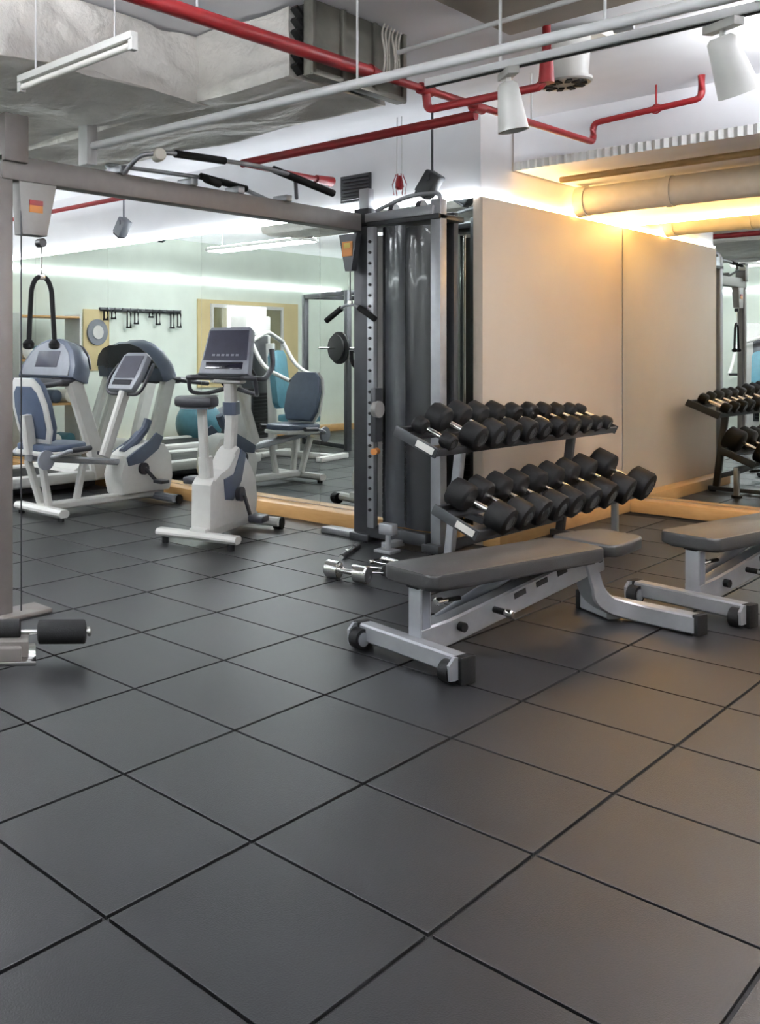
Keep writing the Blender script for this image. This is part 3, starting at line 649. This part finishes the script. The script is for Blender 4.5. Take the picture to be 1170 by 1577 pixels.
# ================================================================== BENCHES
def make_bench(label, loc, rz):
    t = thing('weight_bench', label, 'weight bench', loc, rz, )
    FZ = .045
    # front crossbar on wheels
    B().sweep([(0, -.255, .068), (0, .255, .068)], prof=rect(.075, .075, .008)).done('front_crossbar', 'silver', t)
    for s in (-1, 1):
        c = B().box(-.041, .041, s * .265 - .018, s * .265 + .018, .0, .108, bev=.005).done('end_cap', 'black_rubber', t)
        wl_ = B().cyl((-.05, s * .235 - .022, .045), (-.05, s * .235 + .022, .045), .045, n=22).done('wheel', 'black_rubber', t)
        B().cyl((-.05, s * .235 - .026, .045), (-.05, s * .235 + .026, .045), .030, n=18).done('hub', 'silver', wl_)
        B().prism([(-.085, .02), (-.03, .02), (-.03, .105), (-.06, .108), (-.09, .08)], 'y', s * .262 - .006, s * .262 + .006).done('wheel_bracket', 'silver', t)
    # post under the back pad
    B().box(.02, .085, -.0325, .0325, .10, .315, bev=.006).done('post', 'silver', t)
    B().box(.03, .075, -.0335, -.0320, .12, .30).done('post_groove', 'grey_plastic', t)
    B().box(.005, .10, -.03, .03, .305, .33, bev=.004).done('post_bracket', 'black_rubber', t)
    # spine rising to the hinge
    B().sweep([(.03, 0, .088), (.20, 0, .105), (1.12, 0, .278), (1.25, 0, .295)], prof=rect(.07, .11, .008)).done('spine', 'silver', t)
    B().box(.60, .68, -.0365, -.0345, .20, .225, rot=('Y', -.21)).done('slot', 'black_gap', t)
    B().box(.75, .83, -.0365, -.0345, .232, .257, rot=('Y', -.21)).done('slot', 'black_gap', t)
    B().box(.90, .97, -.0365, -.0345, .262, .287, rot=('Y', -.21)).done('slot', 'black_gap', t)
    # strut tube beside the spine
    B().sweep([(.24, .075, .12), (.80, .055, .315)], r=.026, n=14).done('support_strut', 'grey_plastic', t)
    B().box(.20, .28, .03, .10, .085, .14, bev=.006).done('strut_foot', 'silver', t)
    for y in (-.05, .115): B().cyl((.25, y - .012, .125), (.25, y + .012, .125), .020, n=14).done('pivot_bolt', 'black_rubber', t)
    # pull pins
    B().cyl((.47, -.035, .165), (.47, -.09, .165), .014, n=14).done('pull_pin', 'black_rubber', t)
    B().lathe((.47, -.09, .165), (0, -1, 0), [(0, .014), (.004, .017), (.03, .017), (.036, .012)], 14).done('pin_knob', 'chrome', t)
    B().lathe((.26, .04, .215), (-1, 0, 0), [(0, .010), (.03, .011), (.035, .018), (.06, .018), (.066, .012)], 14).done('pin_knob', 'chrome', t)
    B().cyl((.26, .04, .215), (.34, .04, .215), .010, n=10).done('pull_pin', 'black_rubber', t)
    # rear leg: comes down from the spine and bends into the wide rear foot
    pr = rect(.075, .085, .008)
    B().sweep(rounded([(1.14, .0, .30), (1.235, .0, .09), (1.40, -.10, .0475), (1.43, -.36, .0475)], .11, 10), prof=rect(.085, .085, .008)).done('rear_leg', 'silver', t)
    B().sweep([(1.32, -.04, .0475), (1.40, .16, .0475)], prof=rect(.075, .085, .008)).done('rear_foot', 'silver', t)
    B().box(1.388, 1.472, -.38, -.356, 0, .095, bev=.004).done('end_cap', 'black_rubber', t)
    B().box(1.35, 1.45, .155, .175, 0, .095, bev=.004).done('end_cap', 'black_rubber', t)
    B().cyl((1.2, -.05, .31), (1.2, .05, .31), .022, n=14).done('hinge_bolt', 'black_rubber', t)
    # pads
    def pad(poly, z0, z1, name, rz_=None):
        b = B(); b.prism(poly, 'z', z0, z1)
        top = [f for f in b.bm.faces if len(f.verts) > 8]
        es = list({e for f in top for e in f.edges})
        bmesh.ops.bevel(b.bm, geom=es, offset=.012, segments=3, profile=.5, affect='EDGES')
        if rz_: b.rot('Y', rz_[0], rz_[1])
        return b.done(name, 'vinyl', t)
    pad(rpoly(1.14, .275, .045, cx=.545), .325, .385, 'back_pad')
    B().prism(rpoly(1.08, .23, .04, cx=.545), 'z', .312, .326).done('pad_board', 'dark_plastic', t)
    sp = []
    for (x, y) in ((1.135, -.155), (1.40, -.115), (1.44, -.075), (1.44, .075), (1.40, .115), (1.135, .155)): sp.append((x, y))
    pad([(1.13, -.13), (1.15, -.155), (1.20, -.158), (1.40, -.125), (1.435, -.105), (1.45, -.07), (1.45, .07), (1.435, .105), (1.40, .125), (1.20, .158), (1.15, .155), (1.13, .13)], .335, .392, 'seat_pad', (math.radians(-2.0), (1.13, 0, .36)))
    B().box(1.16, 1.40, -.08, .08, .318, .338, bev=.004).done('seat_bracket', 'dark_plastic', t)
    B().box(1.165, 1.235, -.03, .03, .30, .335, bev=.004).done('hinge', 'dark_metal', t)
    return t
bench = make_bench('grey padded flat bench with silver frame on wheels nearest the cable machine', (3.40, 2.05, 0), math.radians(-11))
b2 = dup(bench); put(b2, (5.10, 1.57, 0), math.radians(-10), 'grey padded flat bench between the other bench and the mirror by the dumbbell rack')

# ================================================================== UPRIGHT BIKE
def make_upright(label, loc, rz):
    t = thing('upright_bike', label, 'exercise bike', loc, rz)
    B().sweep([(0, -.29, .072), (0, .29, .072)], prof=rect(.10, .05, .018)).done('rear_stabilizer', 'white_plastic', t)
    for s in (-1, 1): B().cyl((0, s * .24, 0), (0, s * .24, .05), .024, n=14).done('foot', 'black_rubber', t)
    B().box(-.01, .86, -.06, .06, .05, .12, bev=.012).done('base_beam', 'white_plastic', t)
    B().sweep([(.82, -.24, .06), (.82, .24, .06)], prof=rect(.09, .06, .018)).done('front_stabilizer', 'white_plastic', t)
    for s in (-1, 1): B().cyl((.86, s * .22 - .03, .045), (.86, s * .22 + .03, .045), .045, n=20).done('transport_wheel', 'black_rubber', t)
    # body shell, side profile
    prof = [(.04, .10), (.80, .10), (.83, .22), (.80, .36), (.70, .46), (.60, .56), (.50, .62), (.42, .58), (.34, .47), (.20, .44), (.10, .44), (.05, .40)]
    B().prism(prof, 'y', -.075, .075, bev=.02).done('body_shell', 'white_plastic', t)
    for s in (-1, 1):
        B().prism([(.24, .42), (.40, .44), (.52, .60), (.60, .56), (.52, .38), (.38, .26), (.26, .28)], 'y', s * .078 - .006, s * .078 + .006, bev=.003).done('accent_panel', 'blue_plastic', t, label='blue grey side panel')
        c = B().cyl((.44, s * .09, .30), (.44, s * .125, .30), .05, n=22).done('crank_hub', 'dark_plastic', t)
        B().sweep([(.44, s * .135, .30), (.44 - s * .10, s * .14, .26 + s * .13)], prof=rect(.018, .03, .004)).done('crank_arm', 'dark_metal', t)
        B().box(.44 - s * .10 - .065, .44 - s * .10 + .065, s * .20 - .055, s * .20 + .055, .26 + s * .13 - .03, .26 + s * .13 + .02, bev=.012).done('pedal', 'dark_plastic', t)
    # seat
    B().sweep([(.12, 0, .42), (.06, 0, .92)], prof=rect(.055, .055, .01), up=(1, 0, 0)).done('seat_post', 'white_plastic', t)
    B().sweep([(.135, 0, .42), (.115, 0, .58)], prof=rect(.08, .08, .012), up=(1, 0, 0)).done('post_sleeve', 'white_plastic', t)
    sb = B().prism([(-.12, -.13), (-.05, -.15), (.05, -.11), (.14, -.045), (.20, -.03), (.22, 0), (.20, .03), (.14, .045), (.05, .11), (-.05, .15), (-.12, .13), (-.14, 0)], 'z', .92, .99, bev=.022)
    sb.move((.04, 0, 0)).done('saddle', 'dark_plastic', t)
    B().prism([(-.10, -.10), (.05, -.08), (.16, -.02), (.16, .02), (.05, .08), (-.10, .10)], 'z', .905, .925).move((.04, 0, 0)).done('saddle_base', 'grey_plastic', t)
    # mast and console
    B().sweep([(.50, 0, .56), (.53, 0, .80), (.50, 0, 1.12)], prof=rect(.075, .085, .016), up=(1, 0, 0)).done('mast', 'white_plastic', t)
    B().sweep([(.528, 0, .84), (.524, 0, .93)], prof=rect(.10, .11, .02), up=(1, 0, 0)).done('mast_collar', 'blue_plastic', t)
    B().box(.44, .56, -.11, .11, 1.06, 1.12, bev=.02).done('console_neck', 'white_plastic', t)
    cb = B().prism([(-.19, 0), (.19, 0), (.165, .33), (.145, .355), (-.145, .355), (-.165, .33)], 'x', -.04, .03, bev=.012)
    tl = .38
    c = cb.rot('Y', tl, (0, 0, 0)).move((.42, 0, 1.115)).done('console', 'grey_plastic', t)
    B().prism([(-.165, .10), (.165, .10), (.148, .325), (-.148, .325)], 'x', -.045, -.039).rot('Y', tl, (0, 0, 0)).move((.42, 0, 1.115)).done('display', 'console_face', c)
    B().box(-.0445, -.039, -.14, .14, .035, .085, bev=.002).rot('Y', tl, (0, 0, 0)).move((.42, 0, 1.115)).done('screen', 'screen', c)
    for k in range(6): B().box(-.048, -.0445, -.10 + k * .036, -.078 + k * .036, .13, .145).rot('Y', tl, (0, 0, 0)).move((.42, 0, 1.115)).done('key', 'grey_plastic', c)
    hb = rounded([(.36, -.26, 1.10), (.34, -.20, 1.105), (.44, -.12, 1.10), (.46, .12, 1.10), (.34, .20, 1.105), (.36, .26, 1.10)], .05)
    B().sweep(hb, .019, 12).done('handlebar', 'dark_plastic', t)
    for s in (-1, 1):
        B().sweep(rounded([(.36, s * .25, 1.10), (.50, s * .265, 1.09), (.68, s * .25, 1.18), (.70, s * .23, 1.30)], .08), .019, 12).done('horn_grip', 'dark_plastic', t)
        B().sweep(rounded([(.36, s * .25, 1.10), (.38, s * .255, 1.00), (.52, s * .20, 0.98), (.53, s * .05, 1.02)], .06), .015, 10).done('lower_grip', 'dark_plastic', t)
    return t
ub = make_upright('white upright exercise bike with grey console in front of the long mirror', (4.38, 4.19, 0), math.radians(17))

# ================================================================== RECUMBENT BIKE
def make_recumbent(label, loc, rz):
    t = thing('recumbent_bike', label, 'exercise bike', loc, rz)
    B().sweep([(0, -.29, .06), (0, .29, .06)], prof=rect(.10, .06, .02)).done('rear_stabilizer', 'white_plastic', t)
    for s in (-1, 1): B().cyl((0, s * .25, 0), (0, s * .25, .035), .026, n=14).done('foot', 'black_rubber', t)
    B().sweep([(0, 0, .075), (1.30, 0, .075)], prof=rect(.10, .06, .012)).done('base_beam', 'white_plastic', t)
    B().sweep([(1.22, -.27, .05), (1.22, .27, .05)], prof=rect(.09, .06, .018)).done('front_stabilizer', 'grey_plastic', t)
    for s in (-1, 1): B().cyl((1.26, s * .25 - .03, .04), (1.26, s * .25 + .03, .04), .04, n=18).done('transport_wheel', 'black_rubber', t)
    for s in (-1, 1):
        B().sweep([(.04, s * .05, .09), (-.06, s * .09, .44)], prof=rect(.05, .06, .012), up=(1, 0, 0)).done('rear_strut', 'white_plastic', t)
    B().sweep([(.36, 0, .10), (.44, 0, .42)], prof=rect(.05, .06, .012), up=(1, 0, 0)).done('front_strut', 'white_plastic', t)
    B().sweep([(-.12, 0, .47), (.86, 0, .36)], prof=rect(.10, .05, .012)).done('seat_track', 'silver', t)
    # seat
    sp = [(-.10, -.17), (-.02, -.215), (.20, -.20), (.34, -.14), (.38, 0), (.34, .14), (.20, .20), (-.02, .215), (-.10, .17)]
    B().prism(sp, 'z', .52, .575, bev=.016).done('seat_pad', 'blue_vinyl', t)
    B().prism([(x * 1.05 + .0, y * 1.06) for x, y in sp], 'z', .485, .522, bev=.008).done('seat_shell', 'white_plastic', t)
    B().lathe((-.12, -.20, .47), (0, -1, 0), [(0, .05), (.01, .075), (.03, .075), (.035, .05)], 20).done('adjust_knob', 'grey_plastic', t)
    bp = [(-.15, 0), (.15, 0), (.20, .10), (.205, .30), (.17, .44), (.11, .50), (-.11, .50), (-.17, .44), (-.205, .30), (-.20, .10)]
    bk = B().prism(bp, 'x', -.03, .03, bev=.02).rot('Y', -.27, (0, 0, 0)).move((.01, 0, .60)).done('backrest', 'blue_vinyl', t)
    B().prism([(y * 1.07, z * 1.04 - .01) for y, z in bp], 'x', -.055, -.028, bev=.01).rot('Y', -.27, (0, 0, 0)).move((.01, 0, .60)).done('backrest_shell', 'white_plastic', bk)
    B().prism([(y * .84, z * .84 + .03) for y, z in bp], 'x', -.063, -.050, bev=.006).rot('Y', -.27, (0, 0, 0)).move((.01, 0, .60)).done('backrest_cover', 'blue_vinyl', bk)
    B().sweep([(-.10, 0, .50), (-.14, 0, .80)], prof=rect(.06, .10, .012), up=(1, 0, 0)).done('back_post', 'white_plastic', t)
    for s in (-1, 1):
        B().sweep(rounded([(-.08, s * .10, .48), (-.08, s * .27, .49), (.04, s * .28, .53), (.26, s * .28, .54)], .08), .016, 10).done('side_handle', 'silver', t)
        B().cyl((.08, s * .28, .532), (.27, s * .28, .541), .021, n=12).done('side_grip', 'dark_plastic', t)
    # body
    prof = [(.78, .10), (1.32, .10), (1.36, .22), (1.34, .40), (1.26, .50), (1.10, .53), (.92, .48), (.80, .42), (.74, .26)]
    B().prism(prof, 'y', -.115, .115, bev=.03).done('body_shell', 'white_plastic', t)
    for s in (-1, 1):
        B().prism([(.80, .41), (.94, .48), (1.06, .53), (1.14, .60), (1.22, .56), (1.16, .46), (.98, .36), (.82, .34)], 'y', s * .12 - .01, s * .12 + .01, bev=.004).done('accent_panel', 'blue_plastic', t, label='blue side panel')
        B().cyl((.98, s * .12, .31), (.98, s * .15, .31), .05, n=20).done('crank_hub', 'dark_plastic', t)
        B().sweep([(.98, s * .155, .31), (.98 - s * .12, s * .16, .31 + s * .11)], prof=rect(.018, .03, .004)).done('crank_arm', 'dark_metal', t)
        B().box(.98 - s * .12 - .05, .98 - s * .12 + .05, s * .22 - .05, s * .22 + .05, .31 + s * .11 - .015, .31 + s * .11 + .015, bev=.008).done('pedal', 'dark_plastic', t)
    # mast, console
    B().sweep([(.86, 0, .44), (1.0, 0, .52), (1.12, 0, .62), (1.16, 0, .70)], prof=rect(.07, .07, .02), up=(1, 0, 0)).done('mast_base', 'blue_plastic', t)
    B().sweep([(.66, 0, .42), (.90, 0, .98)], prof=rect(.07, .10, .018), up=(1, 0, 0)).done('mast', 'white_plastic', t)
    tl = .60
    cb = B().prism([(-.15, -.17), (.15, -.17), (.17, -.05), (.15, .17), (.11, .20), (-.11, .20), (-.15, .17), (-.17, -.05)], 'x', -.03, .035, bev=.014).rot('Y', tl, (0, 0, 0)).move((.94, 0, 1.10)).done('console', 'grey_plastic', t)
    B().prism([(-.12, -.06), (.12, -.06), (.115, .16), (-.115, .16)], 'x', -.035, -.029).rot('Y', tl, (0, 0, 0)).move((.94, 0, 1.10)).done('display', 'console_face', cb)
    B().box(-.035, -.029, -.11, .11, -.13, -.08).rot('Y', tl, (0, 0, 0)).move((.94, 0, 1.10)).done('key_strip', 'screen', cb)
    for s in (-1, 1):
        B().sweep(rounded([(.88, s * .05, .93), (.86, s * .20, .93), (.92, s * .24, 1.06), (1.02, s * .21, 1.18)], .08), .015, 10).done('console_handle', 'dark_plastic', t)
    return t
rb = make_recumbent('white recumbent exercise bike with blue backrest beside the treadmill', (4.24, 5.73, 0), math.radians(1))

# ================================================================== TREADMILL
def make_treadmill(label, loc, rz):
    t = thing('treadmill', label, 'treadmill', loc, rz)
    B().box(0, 1.62, -.30, .30, .10, .165, bev=.01).done('belt', 'black_rubber', t)
    for s in (-1, 1):
        B().box(-.02, 1.72, s * .36 - .06, s * .36 + .06, .09, .185, bev=.018).done('side_rail', 'white_plastic', t)
        B().cyl((.06, s * .34, 0), (.06, s * .34, .10), .03, n=14).done('foot', 'black_rubber', t)
        B().sweep([(1.66, s * .39, .12), (1.58, s * .39, .42), (1.36, s * .37, 1.02)], prof=rect(.08, .18, .025), up=(1, 0, 0)).done('upright', 'white_plastic', t)
        B().sweep(rounded([(1.34, s * .38, 1.02), (1.20, s * .38, 1.00), (.80, s * .38, .96)], .1), .024, 12).done('handrail', 'dark_plastic', t)
    B().box(.0, 1.70, -.28, .28, .02, .10, bev=.01).done('under_frame', 'dark_metal', t)
    B().prism([(1.36, .10), (1.78, .08), (1.80, .17), (1.72, .25), (1.55, .27), (1.40, .20)], 'y', -.34, .34, bev=.02).done('motor_hood', 'white_plastic', t)
    B().box(1.20, 1.40, -.40, .40, .97, 1.04, bev=.02).done('console_bar', 'dark_plastic', t)
    arch = [(-.44, 0), (.44, 0), (.425, .13), (.34, .27), (.22, .36), (.09, .40), (-.09, .40), (-.22, .36), (-.34, .27), (-.425, .13)]
    tl = .33
    c = B().prism(arch, 'x', -.05, .16, bev=.04).rot('Y', tl, (0, 0, 0)).move((1.34, 0, 1.03)).done('console', 'blue_plastic', t)
    B().prism([(y * .84, z * .84 + .02) for y, z in arch], 'x', -.058, -.046, bev=.003).rot('Y', tl, (0, 0, 0)).move((1.34, 0, 1.03)).done('display_face', 'grey_plastic', c)
    B().box(-.063, -.057, -.17, .17, .10, .26, bev=.002).rot('Y', tl, (0, 0, 0)).move((1.34, 0, 1.03)).done('screen', 'console_face', c)
    B().prism([(y * .96, z * .96 + .03) for y, z in arch if z > .1], 'x', .150, .166, bev=.002).rot('Y', tl, (0, 0, 0)).move((1.34, 0, 1.03)).done('back_cover', 'dark_plastic', c)
    for s in (-1, 1): B().cyl((1.26, s * .24, 1.03), (1.26, s * .24, 1.05), .045, n=18).done('bottle_ring', 'dark_metal', t)
    return t
tm = make_treadmill('white treadmill with arched dark console facing the long mirror', (3.88, 6.95, 0), 0.0)

# ================================================================== FAR HALF OF THE ROOM (seen in the mirrors)
def make_press(label, loc, rz):
    t = thing('weight_machine', label, 'gym machine', loc, rz)
    B().box(-.60, .60, -.04, .04, 0, .07, bev=.008).done('base_beam', 'white_plastic', t)
    for x in (-.58, .20): B().box(x - .04, x + .04, -.36, .36, 0, .06, bev=.008).done('cross_foot', 'white_plastic', t)
    B().box(.42, .66, -.30, .30, .06, 1.75, bev=.02).done('weight_tower', 'white_plastic', t)
    B().box(.405, .422, -.20, .20, .20, 1.50, bev=.004).done('tower_guard', 'dark_metal', t)
    for k in range(12): B().box(.398, .406, -.17, .17, .24 + k * .045, .275 + k * .045).done('weight_plate', 'black_rubber', t)
    B().sweep([(-.10, 0, .06), (-.10, 0, .44)], prof=rect(.07, .07, .01), up=(1, 0, 0)).done('seat_post', 'white_plastic', t)
    B().prism(rpoly(.42, .40, .07), 'z', .44, .52, bev=.02).move((-.14, 0, 0)).done('seat_pad', 'teal_vinyl', t)
    B().prism(rpoly(.34, .72, .08), 'x', -.04, .04, bev=.018).rot('Y', .12, (0, 0, 0)).move((.13, 0, .95)).done('back_pad', 'teal_vinyl', t)
    B().sweep([(.22, 0, .06), (.26, 0, 1.40)], prof=rect(.07, .10, .01), up=(1, 0, 0)).done('back_post', 'white_plastic', t)
    B().sweep(rounded([(.30, -.40, 1.42), (.30, 0, 1.55), (.30, .40, 1.42)], .1), .028, 12).done('top_yoke', 'white_plastic', t)
    for s in (-1, 1):
        B().sweep(rounded([(.30, s * .40, 1.42), (.12, s * .42, 1.10), (-.22, s * .40, .95)], .15), .025, 12).done('press_arm', 'white_plastic', t)
        B().cyl((-.22, s * .40, .95), (-.24, s * .26, .95), .02, n=12).done('hand_grip', 'foam', t)
    return t
w1 = make_press('white seated weight machine with teal pads near the window wall', (2.6, 7.15, 0), math.radians(80))
w2 = dup(w1); put(w2, (-.55, 6.4, 0), math.radians(182), 'white seated weight machine with teal pads against the wall behind the camera')
w3 = dup(w1); put(w3, (-.55, 4.2, 0), math.radians(175), 'white seated weight machine with teal pads, the one farthest from the window wall')
tm2 = dup(tm); put(tm2, (2.95, 8.18, 0), math.radians(0), 'second white treadmill with arched console close to the window wall')

hr = thing('accessory_rail', 'wall rail with dark hanging handles and straps on the window wall', 'rack', (3.2, YL - .002, 1.85))
B().box(-.75, .75, -.03, 0, -.02, .03, bev=.004).done('rail', 'dark_metal', hr)
for k in range(11):
    x = -.68 + k * .136; h = random.uniform(.06, .22)
    B().sweep(rounded([(x, -.03, 0), (x, -.08, -.01), (x, -.09, .03)], .02), .006, 6).done('hook', 'dark_metal', hr)
    if k % 3 != 2: B().sweep(rounded([(x - .03, -.06, -h), (x - .03, -.06, -.01), (x + .03, -.06, -.01), (x + .03, -.06, -h)], .03), .010, 8).box(x - .04, x + .04, -.072, -.048, -h - .02, -h + .004).done('hanging_strap', 'foam', hr)
ub2 = dup(ub); put(ub2, (.35, 5.35, 0), math.radians(172), 'second white upright bike beside the teal weight machines')

sr = thing('squat_rack', 'black squat rack with loaded bar near the window wall', 'gym machine', (.80, 7.35, 0), math.radians(20))
for x in (-.55, .55):
    for y in (-.5, .5): B().box(x - .035, x + .035, y - .035, y + .035, 0, 2.1, bev=.004).done('post', 'dark_metal', sr)
    B().box(x - .03, x + .03, -.5, .5, 2.04, 2.10, bev=.004).done('top_bar', 'dark_metal', sr)
    B().box(x - .03, x + .03, -.5, .5, .02, .08, bev=.004).done('base_bar', 'dark_metal', sr)
    B().box(x - .025, x + .025, -.62, -.5, 1.28, 1.33, bev=.004).done('bar_hook', 'dark_metal', sr)
for y in (-.5, .5): B().box(-.55, .55, y - .03, y + .03, 2.04, 2.10, bev=.004).done('cross_bar', 'dark_metal', sr)
bb = thing('barbell', 'long chrome barbell with black plates resting on the squat rack', 'barbell', (.80, 7.35, 0), math.radians(20))
B().cyl((-1.05, -.585, 1.345), (1.05, -.585, 1.345), .014, n=12).done('bar', 'chrome', bb)
for s_ in (-1, 1):
    for k, r in enumerate((.21, .17)): B().lathe((s_ * (.72 + k * .05), -.585, 1.345), (s_, 0, 0), [(0, r * .9), (.008, r), (.034, r), (.04, r * .9)], 26).done('weight_disc', 'black_rubber', bb)
sh = thing('storage_shelf', 'tall open white shelf against the window wall', 'shelf', (5.1, YL - .19, 0))
for x in (-.45, .45): B().box(x - .015, x + .015, -.30, .0, 0, 1.75, bev=.003).done('side_panel', 'white_plastic', sh)
for z in (.12, .65, 1.18, 1.70): B().box(-.435, .435, -.30, .0, z, z + .025, bev=.003).done('board', 'wood', sh)
tint = ['teal_vinyl', 'label_white', 'blue_vinyl', 'dark_plastic']
nm = ['teal', 'white', 'slate blue', 'black']
for q_, z in enumerate((.145, .675, 1.205)):
    for k in range(4):
        c = (k + q_) % 4; x = 5.1 - .32 + k * .21
        tag(B().lathe((x, YL - .46, z + .081), (0, 1, 0), [(0, .02), (.002, .07), (.01, .08), (.23, .08), (.238, .07), (.24, .02)], 18).done('rolled_mat', tint[c], at=(x, YL - .34, z)), '%s rolled exercise mat on the %s board of the white shelf' % (nm[c], ('lowest', 'second lowest', 'third')[q_]), 'exercise mat', 'rolled mats on the white shelf')
for x, y, r, m, lab in ((2.62, 8.66, .32, 'teal_vinyl', 'large teal exercise ball below the accessory rail'), (1.95, 8.72, .27, 'grey_plastic', 'smaller grey exercise ball below the window')):
    tag(B().ball((x, y, r), r, 28).done('exercise_ball', m, at=(x, y, 0)), lab, 'exercise ball')
